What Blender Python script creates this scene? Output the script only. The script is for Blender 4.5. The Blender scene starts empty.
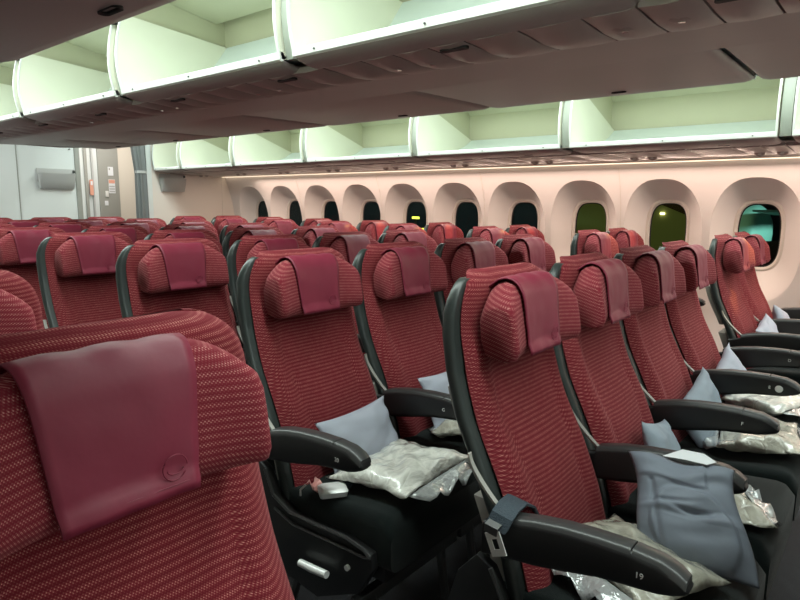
import bpy, math, random
from mathutils import Vector, Matrix, noise
random.seed(7)
S = bpy.context.scene
COL = S.collection
R = math.radians

# ---------------------------------------------------------------- camera
CAM_H = 1.32
def make_camera():
    f, yaw, pit, roll = 605.74, 0.68598, 0.1565, 0.00966
    cy, sy, cp, sp = math.cos(yaw), math.sin(yaw), math.cos(pit), math.sin(pit)
    F = Vector((cy*cp, sy*cp, -sp)); Rt = Vector((sy, -cy, 0)); U = Rt.cross(F)
    cr, sr = math.cos(roll), math.sin(roll)
    R2 = Rt*cr + U*sr; U2 = -Rt*sr + U*cr
    m = Matrix((R2, U2, -F)).transposed().to_4x4()
    m.translation = (0, 0, CAM_H)
    c = bpy.data.cameras.new('camera'); c.sensor_width = 36; c.lens = f/800*36; c.clip_start = .02
    o = bpy.data.objects.new('camera', c); COL.objects.link(o); o.matrix_world = m
    S.camera = o
make_camera()

# ---------------------------------------------------------------- world, exposure, main lights
w = bpy.data.worlds.new('world'); S.world = w; w.use_nodes = True
w.node_tree.nodes['Background'].inputs[0].default_value = (.10, .14, .16, 1)
w.node_tree.nodes['Background'].inputs[1].default_value = .05
S.view_settings.view_transform = 'Standard'; S.view_settings.look = 'None'
S.view_settings.gamma = 1; S.view_settings.use_curve_mapping = False
S.view_settings.exposure = 1.0

def area(name, loc, rot, sx, sy, power, col, spread=180):
    l = bpy.data.lights.new(name, 'AREA'); l.shape = 'RECTANGLE'; l.size = sx; l.size_y = sy
    l.energy = power; l.color = col; l.spread = R(spread)
    o = bpy.data.objects.new(name, l); COL.objects.link(o); o.location = loc; o.rotation_euler = rot
    return o
MINT = (.88, 1.0, .945)
# ceiling wash over the two aisles (the cabin's ceiling cove lights), pointing down
area('aisle_ceiling_light', (1.02, 1.9, 2.33), (0, 0, 0), .34, 9.6, 62, MINT)
area('aisle_ceiling_light', (3.33, 1.9, 2.33), (0, 0, 0), .34, 9.6, 66, MINT)
# warm cove light along the top of the window wall, under the side bins
area('sidewall_cove_light', (4.70, 2.0, 1.640), (0, R(12), 0), .05, 8.6, 31, (1.0, .76, .62))
area('cross_aisle_fill', (3.4, 7.6, 2.36), (0, 0, 0), 1.6, .5, 11, (1, .95, .88))  # added fill that brightens the corridor beyond the bulkheads
area('bulkhead_fill', (1.02, 6.3, 2.30), (R(38), 0, R(-30)), .3, .3, 9, (.93, 1, .97))  # added, no fitting of its own: lifts the centre bulkhead

# ---------------------------------------------------------------- materials
def mat(name, col, rough=.5, metal=0, spec=.5, bump=None, coat=0, vary=None, sheen=0, emit=None, alpha=None):
    m = bpy.data.materials.new(name); m.use_nodes = True
    nt = m.node_tree; N = nt.nodes; L = nt.links; b = N['Principled BSDF']
    b.inputs['Base Color'].default_value = (*col, 1); b.inputs['Roughness'].default_value = rough
    b.inputs['Metallic'].default_value = metal; b.inputs['Specular IOR Level'].default_value = spec
    b.inputs['Coat Weight'].default_value = coat; b.inputs['Sheen Weight'].default_value = sheen
    tc = N.new('ShaderNodeTexCoord')
    if vary:
        sc, amt = vary
        n = N.new('ShaderNodeTexNoise'); n.inputs['Scale'].default_value = sc; n.inputs['Detail'].default_value = 4
        L.new(tc.outputs['Object'], n.inputs['Vector'])
        mx = N.new('ShaderNodeMix'); mx.data_type = 'RGBA'
        mx.inputs['A'].default_value = (*[c*(1-amt) for c in col], 1)
        mx.inputs['B'].default_value = (*[min(1, c*(1+amt)) for c in col], 1)
        L.new(n.outputs['Fac'], mx.inputs['Factor']); L.new(mx.outputs['Result'], b.inputs['Base Color'])
    if bump:
        sc, st = bump
        n = N.new('ShaderNodeTexNoise'); n.inputs['Scale'].default_value = sc; n.inputs['Detail'].default_value = 3
        L.new(tc.outputs['Object'], n.inputs['Vector'])
        bp = N.new('ShaderNodeBump'); bp.inputs['Strength'].default_value = st; bp.inputs['Distance'].default_value = .01
        L.new(n.outputs['Fac'], bp.inputs['Height']); L.new(bp.outputs['Normal'], b.inputs['Normal'])
    if emit:
        b.inputs['Emission Color'].default_value = (*emit[0], 1); b.inputs['Emission Strength'].default_value = emit[1]
    return m

def fabric(name, base, dark, dot):
    """red weave with horizontal rows of small pale stitches"""
    m = bpy.data.materials.new(name); m.use_nodes = True
    nt = m.node_tree; N = nt.nodes; L = nt.links; b = N['Principled BSDF']
    b.inputs['Roughness'].default_value = .85; b.inputs['Sheen Weight'].default_value = .14
    b.inputs['Sheen Roughness'].default_value = .5; b.inputs['Specular IOR Level'].default_value = .15
    b.inputs['Sheen Tint'].default_value = (1, .45, .45, 1)
    tc = N.new('ShaderNodeTexCoord'); sep = N.new('ShaderNodeSeparateXYZ'); L.new(tc.outputs['Object'], sep.inputs[0])
    def math_(op, a, bb=None, v=None):
        n = N.new('ShaderNodeMath'); n.operation = op
        if hasattr(a, 'links'): L.new(a, n.inputs[0])
        else: n.inputs[0].default_value = a
        if bb is not None:
            if hasattr(bb, 'links'): L.new(bb, n.inputs[1])
            else: n.inputs[1].default_value = bb
        return n.outputs[0]
    ns = N.new('ShaderNodeTexNoise'); ns.inputs['Scale'].default_value = 9; ns.inputs['Detail'].default_value = 2
    L.new(tc.outputs['Object'], ns.inputs['Vector'])
    wob = math_('MULTIPLY', ns.outputs['Fac'], .004)
    z = math_('ADD', math_('SUBTRACT', sep.outputs['Z'], math_('MULTIPLY', sep.outputs['Y'], .25)), wob)
    x = math_('ADD', sep.outputs['X'], math_('MULTIPLY', sep.outputs['Y'], .8))
    def sine(v, period, phase=0):
        return math_('ADD', math_('MULTIPLY', math_('SINE', math_('ADD', math_('MULTIPLY', v, 2*math.pi/period), phase)), .5), .5)
    rows = sine(z, .0092)
    rows2 = math_('ADD', math_('MULTIPLY', math_('POWER', rows, 1.4), .85), .12)
    row_id = math_('FLOOR', math_('DIVIDE', z, .0023))
    xo = math_('ADD', x, math_('MULTIPLY', row_id, .0019))
    dots = math_('POWER', sine(xo, .0042), 3.0)
    thin = sine(z, .0023)
    stitch = math_('MULTIPLY', math_('MULTIPLY', rows2, dots), math_('ADD', math_('MULTIPLY', thin, .8), .2))
    n2 = N.new('ShaderNodeTexNoise'); n2.inputs['Scale'].default_value = 60; n2.inputs['Detail'].default_value = 2
    L.new(tc.outputs['Object'], n2.inputs['Vector'])
    stitch = math_('MULTIPLY', stitch, math_('ADD', math_('MULTIPLY', n2.outputs['Fac'], 1.1), .25))
    mr = N.new('ShaderNodeMix'); mr.data_type = 'RGBA'
    mr.inputs['A'].default_value = (*dark, 1); mr.inputs['B'].default_value = (*base, 1)
    L.new(math_('ADD', math_('MULTIPLY', sine(z, .0092, .3), .5), math_('MULTIPLY', ns.outputs['Fac'], .5)), mr.inputs['Factor'])
    mx = N.new('ShaderNodeMix'); mx.data_type = 'RGBA'
    L.new(mr.outputs['Result'], mx.inputs['A']); mx.inputs['B'].default_value = (*dot, 1)
    L.new(stitch, mx.inputs['Factor']); L.new(mx.outputs['Result'], b.inputs['Base Color'])
    bp = N.new('ShaderNodeBump'); bp.inputs['Strength'].default_value = .35; bp.inputs['Distance'].default_value = .0008
    L.new(stitch, bp.inputs['Height']); L.new(bp.outputs['Normal'], b.inputs['Normal'])
    return m

def plastic_wrap(name, col):
    m = bpy.data.materials.new(name); m.use_nodes = True
    nt = m.node_tree; N = nt.nodes; L = nt.links; b = N['Principled BSDF']
    b.inputs['Roughness'].default_value = .22; b.inputs['Coat Weight'].default_value = .8
    b.inputs['Coat Roughness'].default_value = .05; b.inputs['Metallic'].default_value = 0
    tc = N.new('ShaderNodeTexCoord')
    v = N.new('ShaderNodeTexNoise'); v.inputs['Scale'].default_value = 13; v.inputs['Detail'].default_value = 5
    v.inputs['Distortion'].default_value = 1.6; L.new(tc.outputs['Object'], v.inputs['Vector'])
    cr = N.new('ShaderNodeValToRGB'); L.new(v.outputs['Fac'], cr.inputs[0])
    cr.color_ramp.elements[0].position = .35; cr.color_ramp.elements[0].color = (*[c*.72 for c in col], 1)
    cr.color_ramp.elements[1].position = .6; cr.color_ramp.elements[1].color = (*col, 1)
    L.new(cr.outputs[0], b.inputs['Base Color'])
    vo = N.new('ShaderNodeTexVoronoi'); vo.inputs['Scale'].default_value = 14; vo.feature = 'DISTANCE_TO_EDGE'
    mapn = N.new('ShaderNodeMapping'); mapn.inputs['Scale'].default_value = (1, 2.2, 1); mapn.inputs['Rotation'].default_value = (0, 0, .7)
    L.new(tc.outputs['Object'], mapn.inputs[0]); L.new(mapn.outputs[0], vo.inputs['Vector'])
    ad = N.new('ShaderNodeMath'); ad.operation = 'ADD'; L.new(v.outputs['Fac'], ad.inputs[0]); L.new(vo.outputs['Distance'], ad.inputs[1])
    bp = N.new('ShaderNodeBump'); bp.inputs['Strength'].default_value = 1; bp.inputs['Distance'].default_value = .011
    L.new(ad.outputs[0], bp.inputs['Height']); L.new(bp.outputs['Normal'], b.inputs['Normal'])
    return m

M = {}
M['fabric'] = fabric('red_weave', (.195, .011, .023), (.125, .006, .013), (.76, .36, .30))
M['fabric_head'] = fabric('red_weave_headrest', (.225, .017, .031), (.160, .010, .021), (.78, .41, .36))
M['leather'] = mat('maroon_leather', (.215, .021, .046), .50, spec=.4, bump=(30, .08), vary=(8, .12))
M['shell'] = mat('charcoal_green_shell', (.030, .037, .035), .36, bump=(200, .03))
M['shell_light'] = mat('grey_beige_plastic', (.34, .32, .29), .5)
M['black'] = mat('black_plastic', (.012, .012, .0125), .42, bump=(300, .05))
M['arm_top'] = mat('armrest_top', (.042, .042, .042), .34)
M['cushion'] = mat('black_cushion_fabric', (.008, .012, .0115), .95, spec=.1, bump=(400, .25), sheen=.15, vary=(14, .3))
M['metal'] = mat('brushed_metal', (.80, .80, .78), .38, metal=.3)
M['dark_metal'] = mat('dark_metal', (.10, .10, .10), .4, metal=.7)
M['webbing'] = mat('belt_webbing', (.035, .05, .065), .8, bump=(300, .3))
M['white'] = mat('white_print', (.8, .8, .78), .6)
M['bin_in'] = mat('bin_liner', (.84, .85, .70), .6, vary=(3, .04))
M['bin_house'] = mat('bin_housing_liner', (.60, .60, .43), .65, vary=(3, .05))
M['divider'] = mat('bin_divider_grey', (.40, .44, .38), .5)
M['bin_floor'] = mat('bin_floor_liner_lit', (.80, .90, .88), .5)  # paler and mintier than the liner: light from above painted into the colour
M['bin_out'] = mat('bin_outer_plastic', (.36, .31, .295), .45, vary=(2.5, .07), bump=(3, .06))
M['psu'] = mat('service_unit_plastic', (.35, .295, .275), .42, vary=(5, .08), bump=(4, .12))
M['lip'] = mat('bin_lip_white', (.80, .82, .78), .4, vary=(9, .05))
M['wall'] = mat('cabin_lining', (.80, .745, .72), .55, bump=(250, .02))
M['bezel'] = mat('window_bezel', (.72, .66, .60), .4)
M['endwall'] = mat('bulkhead_laminate', (.70, .73, .72), .5, vary=(1.5, .03))
M['endwall_warm'] = mat('bulkhead_laminate_cream', (.76, .69, .63), .5, vary=(1.5, .03))
M['door'] = mat('lavatory_door_grey', (.30, .30, .27), .5)
M['beige'] = mat('beige_panel', (.72, .66, .57), .5)
M['curtain'] = mat('curtain_grey', (.17, .18, .18), .85, bump=(60, .1))
M['pocket'] = mat('literature_pocket_grey', (.44, .44, .43), .5)
M['floor'] = mat('carpet', (.03, .03, .034), .95, bump=(300, .3), vary=(20, .3))
M['ceil'] = mat('ceiling_panel', (.75, .77, .72), .6)
M['pillow'] = mat('grey_blue_pillow', (.29, .34, .40), .75, bump=(18, .25), vary=(10, .05))
M['pillow_warm'] = mat('grey_pillow', (.43, .45, .53), .75, bump=(18, .25), vary=(10, .05))
M['pillow_dark'] = mat('slate_pillow', (.185, .21, .255), .7, bump=(14, .35), vary=(10, .06))
M['wrap'] = plastic_wrap('clear_wrap_over_blanket', (.88, .87, .80))
M['wrap_beige'] = plastic_wrap('clear_wrap_over_beige_blanket', (.50, .48, .40))
M['film'] = mat('plastic_film', (.5, .52, .52), .12, coat=1, metal=.3, bump=(40, .8))
M['paper'] = mat('white_label_paper', (.75, .76, .78), .6)
M['pink'] = mat('pink_tag', (.62, .30, .27), .6)
M['red_sign'] = mat('red_print', (.72, .34, .24), .6)
M['gasket'] = mat('black_rubber', (.012, .012, .012), .6)
M['lens'] = mat('reading_lamp_lens', (.5, .48, .45), .12, coat=1)

# ---------------------------------------------------------------- mesh helpers
class MB:
    def __init__(s): s.v = []; s.f = []; s.mi = []
    def add(s, v, f, mi=0):
        k = len(s.v); s.v += [tuple(p) for p in v]; s.f += [tuple(i+k for i in q) for q in f]; s.mi += [mi]*len(f)
        return s
    def box(s, x0, x1, y0, y1, z0, z1, mi=0):
        v = [(x0,y0,z0),(x1,y0,z0),(x1,y1,z0),(x0,y1,z0),(x0,y0,z1),(x1,y0,z1),(x1,y1,z1),(x0,y1,z1)]
        return s.add(v, [(0,3,2,1),(4,5,6,7),(0,1,5,4),(1,2,6,5),(2,3,7,6),(3,0,4,7)], mi)
    def loft(s, rings, cap=True, closed=True, mi=0):
        n = len(rings[0]); v = [p for r in rings for p in r]; f = []
        for i in range(len(rings)-1):
            for j in range(n if closed else n-1):
                a = i*n+j; b = i*n+(j+1) % n
                f.append((a, b, b+n, a+n))
        if cap and closed:
            f.append(tuple(range(n-1, -1, -1))); f.append(tuple((len(rings)-1)*n+j for j in range(n)))
        return s.add(v, f, mi)
    def tube(s, pts, r, n=8, mi=0):
        P = [Vector(p) for p in pts]; rings = []
        for i, p in enumerate(P):
            t = (P[min(i+1, len(P)-1)]-P[max(i-1, 0)]).normalized()
            a = t.cross(Vector((0, 0, 1)) if abs(t.z) < .9 else Vector((1, 0, 0))).normalized(); b = t.cross(a)
            rr = r[i] if isinstance(r, (list, tuple)) else r
            rings.append([p+a*rr*math.cos(2*math.pi*k/n)+b*rr*math.sin(2*math.pi*k/n) for k in range(n)])
        return s.loft(rings, mi=mi)
    def prism(s, poly, axis, a, b, mi=0):
        """extrude a 2D polygon along axis 0/1/2 between a and b"""
        def put(p, t):
            q = list(p); q.insert(axis, t); return tuple(q)
        return s.loft([[put(p, a) for p in poly], [put(p, b) for p in poly]], mi=mi)
    def build(s, name, m, parent=None, smooth=40, bevel=None, loc=None):
        me = bpy.data.meshes.new(name); me.from_pydata(s.v, [], s.f)
        ms = m if isinstance(m, (list, tuple)) else [m]
        for x in ms: me.materials.append(M[x] if isinstance(x, str) else x)
        if len(ms) > 1: me.polygons.foreach_set('material_index', s.mi)
        import bmesh
        bm = bmesh.new(); bm.from_mesh(me); bmesh.ops.recalc_face_normals(bm, faces=bm.faces); 
        if bevel: bmesh.ops.bevel(bm, geom=[e for e in bm.edges if len(e.link_faces) == 2 and e.calc_face_angle(0) > .6], offset=bevel, segments=2, profile=.6, affect='EDGES')
        bm.to_mesh(me); bm.free()
        if smooth:
            me.polygons.foreach_set('use_smooth', [True]*len(me.polygons)); me.set_sharp_from_angle(angle=R(smooth))
        o = bpy.data.objects.new(name, me); COL.objects.link(o)
        if parent: o.parent = parent
        if loc: o.location = loc
        return o
def tag(o, label=None, cat=None, group=None, kind=None):
    if label: o['label'] = label
    if cat: o['category'] = cat
    if group: o['group'] = group
    if kind: o['kind'] = kind
    return o
def thing(name, loc, label, cat, group=None, rz=0):
    o = bpy.data.objects.new(name, None); o.empty_display_size = .1; COL.objects.link(o)
    o.location = loc; o.rotation_euler.z = rz
    return tag(o, label, cat, group)
def struct(o): o['kind'] = 'structure'; return o
def kids(o): return [c for c in COL.objects if c.parent == o]
def copy_tree(o, parent=None):
    c = o.copy(); COL.objects.link(c)
    if parent: c.parent = parent
    for ch in kids(o): copy_tree(ch, c)
    return c
def rrect(cx, cy, hx, hy, r, n=5):
    pts = []
    for (sx, sy, a0) in ((1, 1, 0), (-1, 1, 90), (-1, -1, 180), (1, -1, 270)):
        for k in range(n+1):
            a = R(a0+90*k/n)
            pts.append((cx+sx*(hx-r)+r*math.cos(a), cy+sy*(hy-r)+r*math.sin(a)))
    return pts
def interp(tab, z):
    if z <= tab[0][0]: return tab[0][1]
    for (a, va), (b, vb) in zip(tab, tab[1:]):
        if z <= b:
            t = (z-a)/(b-a); return va+(vb-va)*t
    return tab[-1][1]
def text_obj(name, txt, size, mname, parent, loc, rot, ext=.0004):
    c = bpy.data.curves.new(name, 'FONT'); c.body = txt; c.size = size; c.extrude = ext; c.align_x = 'CENTER'; c.align_y = 'CENTER'
    t = bpy.data.objects.new(name, c); COL.objects.link(t)
    dg = bpy.context.evaluated_depsgraph_get(); me = bpy.data.meshes.new_from_object(t.evaluated_get(dg))
    bpy.data.objects.remove(t); me.materials.clear(); me.materials.append(M[mname])
    o = bpy.data.objects.new(name, me); COL.objects.link(o); o.parent = parent; o.location = loc; o.rotation_euler = rot
    return o

# ---------------------------------------------------------------- room shell
YF, YE = -2.6, 6.95          # front end behind the camera, aft bulkhead
MB().box(-.95, 5.2, YF, 9.2, -.06, 0).build('floor', 'floor')['kind'] = 'structure'
MB().box(-.95, 5.3, YF, 9.2, 2.42, 2.48).build('ceiling', 'ceil')['kind'] = 'structure'
MB().box(-.95, 5.2, YF-.06, YF, 0, 2.48).build('wall_front', 'endwall')['kind'] = 'structure'
LW = [(-.60, 0), (-.80, .4), (-.88, .8), (-.86, 1.2), (-.74, 1.62), (-.5, 2.0), (-.1, 2.42)]
MB().loft([[(x, y, z) for x, z in LW] + [(x-.05, y, z) for x, z in LW[::-1]] for y in (YF, 9.2)]).build('wall_left', 'wall')['kind'] = 'structure'

# --- right side wall with deep window reveals
WALLX = [(0, 4.70), (.2, 4.82), (.45, 4.91), (.75, 4.96), (1.0, 4.965), (1.25, 4.94), (1.45, 4.895), (1.62, 4.83), (1.9, 4.72), (2.42, 4.5)]
def wx(z):
    # smooth interpolation
    for i in range(len(WALLX)-1):
        if z <= WALLX[i+1][0] or i == len(WALLX)-2:
            z0, x0 = WALLX[i]; z1, x1 = WALLX[i+1]
            zp, xp = WALLX[max(i-1, 0)]; zn, xn = WALLX[min(i+2, len(WALLX)-1)]
            t = min(1, max(0, (z-z0)/(z1-z0)))
            m0 = (x1-xp)/(z1-zp)*(z1-z0); m1 = (xn-x0)/(zn-z0)*(z1-z0)
            return (2*t**3-3*t*t+1)*x0+(t**3-2*t*t+t)*m0+(-2*t**3+3*t*t)*x1+(t**3-t*t)*m1
PX, WP, W0 = 5.12, .636, .799
PZ, PHZ, PHY = 1.119, .229, .137      # pane centre z, half height, half width
OZ, OHZ, OHY = 1.085, .445, .292      # outer reveal
win_y = [W0+WP*i for i in range(-1, 10)]
def sup(a, n):
    c, s = math.cos(a), math.sin(a)
    return (abs(c)**(2/n)*math.copysign(1, c), abs(s)**(2/n)*math.copysign(1, s))
NA = 72
def wall_bay(mb, yc, y0, y1):
    rings = []
    zb, zt = 0, 2.42
    def rectpt(c, s):
        # direction from centre scaled until it meets the bay rectangle
        t = 1e9
        if c > 1e-6: t = min(t, (y1-yc)/c)
        if c < -1e-6: t = min(t, (y0-yc)/c)
        if s > 1e-6: t = min(t, (zt-OZ)/s)
        if s < -1e-6: t = min(t, (zb-OZ)/s)
        return yc+c*t, OZ+s*t
    angs = set(2*math.pi*k/NA for k in range(NA))
    for (yy, zz) in ((y0, zb), (y1, zb), (y0, zt), (y1, zt)):
        angs.add(math.atan2(zz-OZ, yy-yc) % (2*math.pi))
    angs = sorted(angs); n = len(angs)
    outer = []
    for a in angs: outer.append(rectpt(math.cos(a), math.sin(a)))
    sup_o = []
    for a in angs:
        # superellipse point at the same polar angle
        c, s = math.cos(a), math.sin(a); k = (abs(c/OHY)**2.5+abs(s/OHZ)**2.5)**(-1/2.5)
        sup_o.append((yc+c*k, OZ+s*k))
    sup_i = []
    for a in angs:
        c, s = math.cos(a), math.sin(a)
        k = (abs(c/(PHY+.028))**3.2+abs(s/(PHZ+.028))**3.2)**(-1/3.2)
        sup_i.append((yc+c*k, PZ+s*k))
    ring = [(wx(z), y, z) for y, z in outer]; rings.append(ring)
    for t in (.35, .7, .93, 1.0):
        rings.append([(wx(o[1]+(i[1]-o[1])*t), o[0]+(i[0]-o[0])*t, o[1]+(i[1]-o[1])*t) for o, i in zip(outer, sup_o)])
    for t in (.03, .12, .28, .45, .62, .78, .9, .97, 1.0):
        d = math.sin(min(1, t)*math.pi/2)**.9
        r_ = []
        for o, i in zip(sup_o, sup_i):
            y = o[0]+(i[0]-o[0])*t; z = o[1]+(i[1]-o[1])*t
            x0 = wx(z); up = max(0, (o[1]-OZ)/OHZ); ex = 1.15-.55*up**.7; r_.append((x0+(PX-.012-x0)*(t**ex), y, z))
        rings.append(r_)
    rings.append([(PX+.02, yc+(p[0]-yc)*.99, PZ+(p[1]-PZ)*.99) for p in sup_i])
    mb.loft(rings, cap=False)
mbw = MB(); prev = YF
for i, yc in enumerate(win_y):
    y0 = yc-WP/2 if i else yc-WP/2; y1 = yc+WP/2 if i < len(win_y)-1 else YE+.25
    if i == 0:
        zs = [k*.06 for k in range(41)]+[2.42]
        mbw.loft([[(wx(z), y, z) for z in zs] for y in (YF, y0)], cap=False, closed=False)
    wall_bay(mbw, yc, y0, y1)
zs = [k*.06 for k in range(41)]+[2.42]
mbw.loft([[(wx(z), y, z) for z in zs] for y in (YE+.25, 9.2)], cap=False, closed=False)
struct(mbw.build('wall_right', 'wall', smooth=28))
# thin joints between lining panels
k = 0
for i, yc in enumerate(win_y[:-1]):
    if i % 2 == 0:
        ys = yc+WP/2; k += 1
        pts = [z*.04+.1 for z in range(39)]
        struct(MB().loft([[(wx(z)-.0025, ys-.0022, z), (wx(z)-.0025, ys+.0022, z), (wx(z)+.004, ys+.0022, z), (wx(z)+.004, ys-.0022, z)] for z in pts]).build('trim_%d' % k, 'bezel'))

def glass(name, tint, dim):
    m = bpy.data.materials.new(name); m.use_nodes = True; nt = m.node_tree; N = nt.nodes; L = nt.links
    N.remove(N['Principled BSDF'])
    tr = N.new('ShaderNodeBsdfTransparent'); tr.inputs[0].default_value = (*[c*dim for c in tint], 1)
    gl = N.new('ShaderNodeBsdfGlossy'); gl.inputs['Roughness'].default_value = .03; gl.inputs[0].default_value = (.8, .8, .8, 1)
    fr = N.new('ShaderNodeFresnel'); fr.inputs[0].default_value = 1.12
    mx = N.new('ShaderNodeMixShader'); L.new(fr.outputs[0], mx.inputs[0]); L.new(tr.outputs[0], mx.inputs[1]); L.new(gl.outputs[0], mx.inputs[2])
    L.new(mx.outputs[0], N['Material Output'].inputs[0]); return m
G_clear = glass('pane_clear', (.75, 1, .92), .95); G_green = glass('pane_dimmed_green', (.85, 1, .5), .8); G_dark = glass('pane_dark', (.8, 1, .8), .6)
for i, yc in enumerate(win_y):
    g = G_clear if i <= 1 else (G_green if i <= 3 else G_dark)
    root = bpy.data.objects.new('window_%d' % (i+1), None); COL.objects.link(root); root.location = (PX, yc, PZ); struct(root)
    def se(hy, hz, n, x): return [(x, sup(2*math.pi*k/64, n)[0]*hy, sup(2*math.pi*k/64, n)[1]*hz) for k in range(64)]
    b = MB(); b.loft([se(PHY+.034, PHZ+.034, 3.2, .004), se(PHY+.03, PHZ+.03, 3.2, -.016), se(PHY+.016, PHZ+.016, 3.2, -.019), se(PHY+.004, PHZ+.004, 3.2, -.010), se(PHY, PHZ, 3.2, .012)], cap=False)
    b.build('window_frame', 'bezel', root)
    b = MB(); b.loft([se(PHY+.002, PHZ+.002, 3.2, .004), se(PHY-.006, PHZ-.006, 3.2, .006), se(PHY-.006, PHZ-.006, 3.2, .012), se(PHY+.002, PHZ+.002, 3.2, .012)], cap=False)
    b.build('gasket', 'gasket', root)
    b = MB(); b.add(se(PHY+.002, PHZ+.002, 3.2, .011), [tuple(range(64))]); b.build('pane', g, root, smooth=0)
# cove channel at the wall top
struct(MB().prism([(4.60, 1.668), (4.66, 1.650), (4.672, 1.662), (4.80, 1.662), (4.835, 1.660), (4.85, 1.70), (4.60, 1.70)], 1, YF, YE).build('trim_20', 'bezel'))

M['cove'] = mat('cove_tube', (1, .9, .75), .5, emit=((1, .80, .58), .7))
t = thing('cove_light', (4.79, 0, 1.648), 'thin warm glowing light strip along the top of the window wall', 'light')
MB().box(-.03, .035, YF+.1, YE-.02, -.001, .003).build('diffuser', 'cove', t)
MB().box(-.035, .04, YF+.1, YE-.02, .003, .008).build('channel', 'bezel', t)
# ---------------------------------------------------------------- aft end of the cabin
struct(MB().box(.2, 2.95, YE, YE+.05, 0, 2.42).build('wall_back', 'endwall', bevel=.003))
struct(MB().box(2.368, 2.376, YE-.004, YE+.001, 0, 2.0).build('trim_21', 'door'))
struct(MB().box(3.79, 5.06, YE, YE+.05, 0, 2.42).build('wall_back_right', 'endwall_warm', bevel=.003))
struct(MB().box(3.735, 3.80, YE-.012, YE+.06, 0, 2.42).build('trim_22', 'endwall', bevel=.006))
struct(MB().box(2.93, 2.985, YE-.01, YE+.06, 0, 2.42).build('trim_23', 'door', bevel=.006))
struct(MB().box(4.765, 4.775, YE-.006, YE+.001, 0, 1.66).build('trim_24', 'bezel'))
# far side of the cross aisle
YD = 8.2
struct(MB().box(3.0, 3.75, YD, YD+.05, 0, 2.42).build('wall_galley', 'endwall'))
for a, b, m_, n_ in ((3.565, 3.60, 'door', 25), (3.655, 3.675, 'pocket', 26)):
    struct(MB().box(a, b, YD-.03, YD, 0, 2.42).build('trim_%d' % n_, m_, bevel=.004))
d = bpy.data.objects.new('door_1', None); COL.objects.link(d); d.location = (3.9, YD, 0); struct(d)
MB().box(-.16, .11, -.02, .03, .02, 2.1).build('door_panel', 'door', d, bevel=.004)
MB().box(-.085, -.045, -.032, -.02, 1.38, 1.46).build('door_latch', 'metal', d, bevel=.003)
MB().box(-.10, -.055, -.028, -.02, 1.27, 1.33).build('occupancy_plate', 'paper', d, bevel=.002)
struct(MB().box(4.01, 4.75, YD-.01, YD+.05, 0, 2.42).build('wall_galley_right', 'beige'))
struct(MB().box(3.5, 5.2, YD+.06, YD+.1, 0, 2.42).build('wall_rear', 'endwall'))
t = thing('door_placard', (3.90, YD-.022, 1.72), 'small pale pictogram placard, upper of the two on the grey lavatory door', 'sign', 'placards on the lavatory door')
MB().box(-.035, .035, -.003, 0, -.06, .055).build('plate', 'paper', t)
MB().box(-.022, -.008, -.005, -.003, .012, .040).build('symbol', 'door', t)
t = thing('door_placard', (3.905, YD-.022, 1.53), 'pale and red instruction placard, lower of the two on the grey lavatory door', 'sign', 'placards on the lavatory door')
MB().box(-.04, .045, -.003, 0, -.10, .08).build('plate', 'paper', t)
MB().box(-.037, .042, -.005, -.003, .03, .075).build('red_symbol', 'red_sign', t)
for q in range(3): MB().box(-.034, .038, -.005, -.003, -.085+q*.033, -.068+q*.033).build('text_line', 'pocket', t)
t = thing('equipment_tag', (3.635, YD-.03, 1.50), 'orange red equipment tag hanging on the white panel left of the lavatory door', 'tag')
MB().loft([[(x, -.012, z) for x, z in rrect(0, 0, .022, .10, .015)], [(x, 0, z) for x, z in rrect(0, 0, .022, .10, .015)]]).build('tag_plate', 'red_sign', t)
MB().box(-.012, .012, -.016, -.012, .03, .08).build('symbol', 'paper', t)
# panel controls beside the aisle on the centre bulkhead
for q, z in enumerate((1.965, 1.905, 1.868)):
    t = thing('wall_speaker' if q else 'wall_switch', (2.885, YE, z), ['small dark switch high on the pale centre bulkhead edge', 'round dark call knob, middle of three fittings high on the pale bulkhead', 'small round screw cap, lowest of three fittings high on the pale bulkhead'][q], 'fitting')
    MB().tube([(0, 0, 0), (0, -.008, 0), (0, -.012, 0)], [.016-.003*q, .016-.003*q, .008], 12).build('button', 'pocket', t)
    MB().tube([(0, -.012, 0), (0, -.015, 0)], .006, 8).build('button_centre', 'gasket', t)
def lit_pocket(x, z, wdt, label):
    t = thing('literature_pocket', (x, YE, z), label, 'wall pocket', 'literature pockets on the aft bulkheads')
    h = .09
    ring = lambda z_, d_, w_: [(-w_, 0, z_), (-w_, -d_*.8, z_), (-w_*.9, -d_, z_), (w_*.9, -d_, z_), (w_, -d_*.8, z_), (w_, 0, z_)]
    MB().loft([ring(-h, .035, wdt*.93), ring(-h+.01, .045, wdt*.95), ring(0, .07, wdt), ring(h*.8, .085, wdt*1.02), ring(h*.8, .07, wdt*1.0), ring(0, .05, wdt*.95)], cap=False).build('pocket_body', 'pocket', t)
    MB().box(-wdt*1.06, wdt*1.06, -.014, 0, -h*.2, h*1.35).build('back_plate', 'pocket', t, bevel=.004)
    MB().box(wdt*.96, wdt*1.08, -.03, -.012, h*.9, h*1.25).build('clip', 'shell', t, bevel=.003)
lit_pocket(2.73, 1.535, .175, 'grey moulded literature pocket on the pale centre bulkhead')
lit_pocket(4.06, 1.535, .155, 'grey moulded literature pocket on the cream bulkhead right of the curtain')
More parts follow.
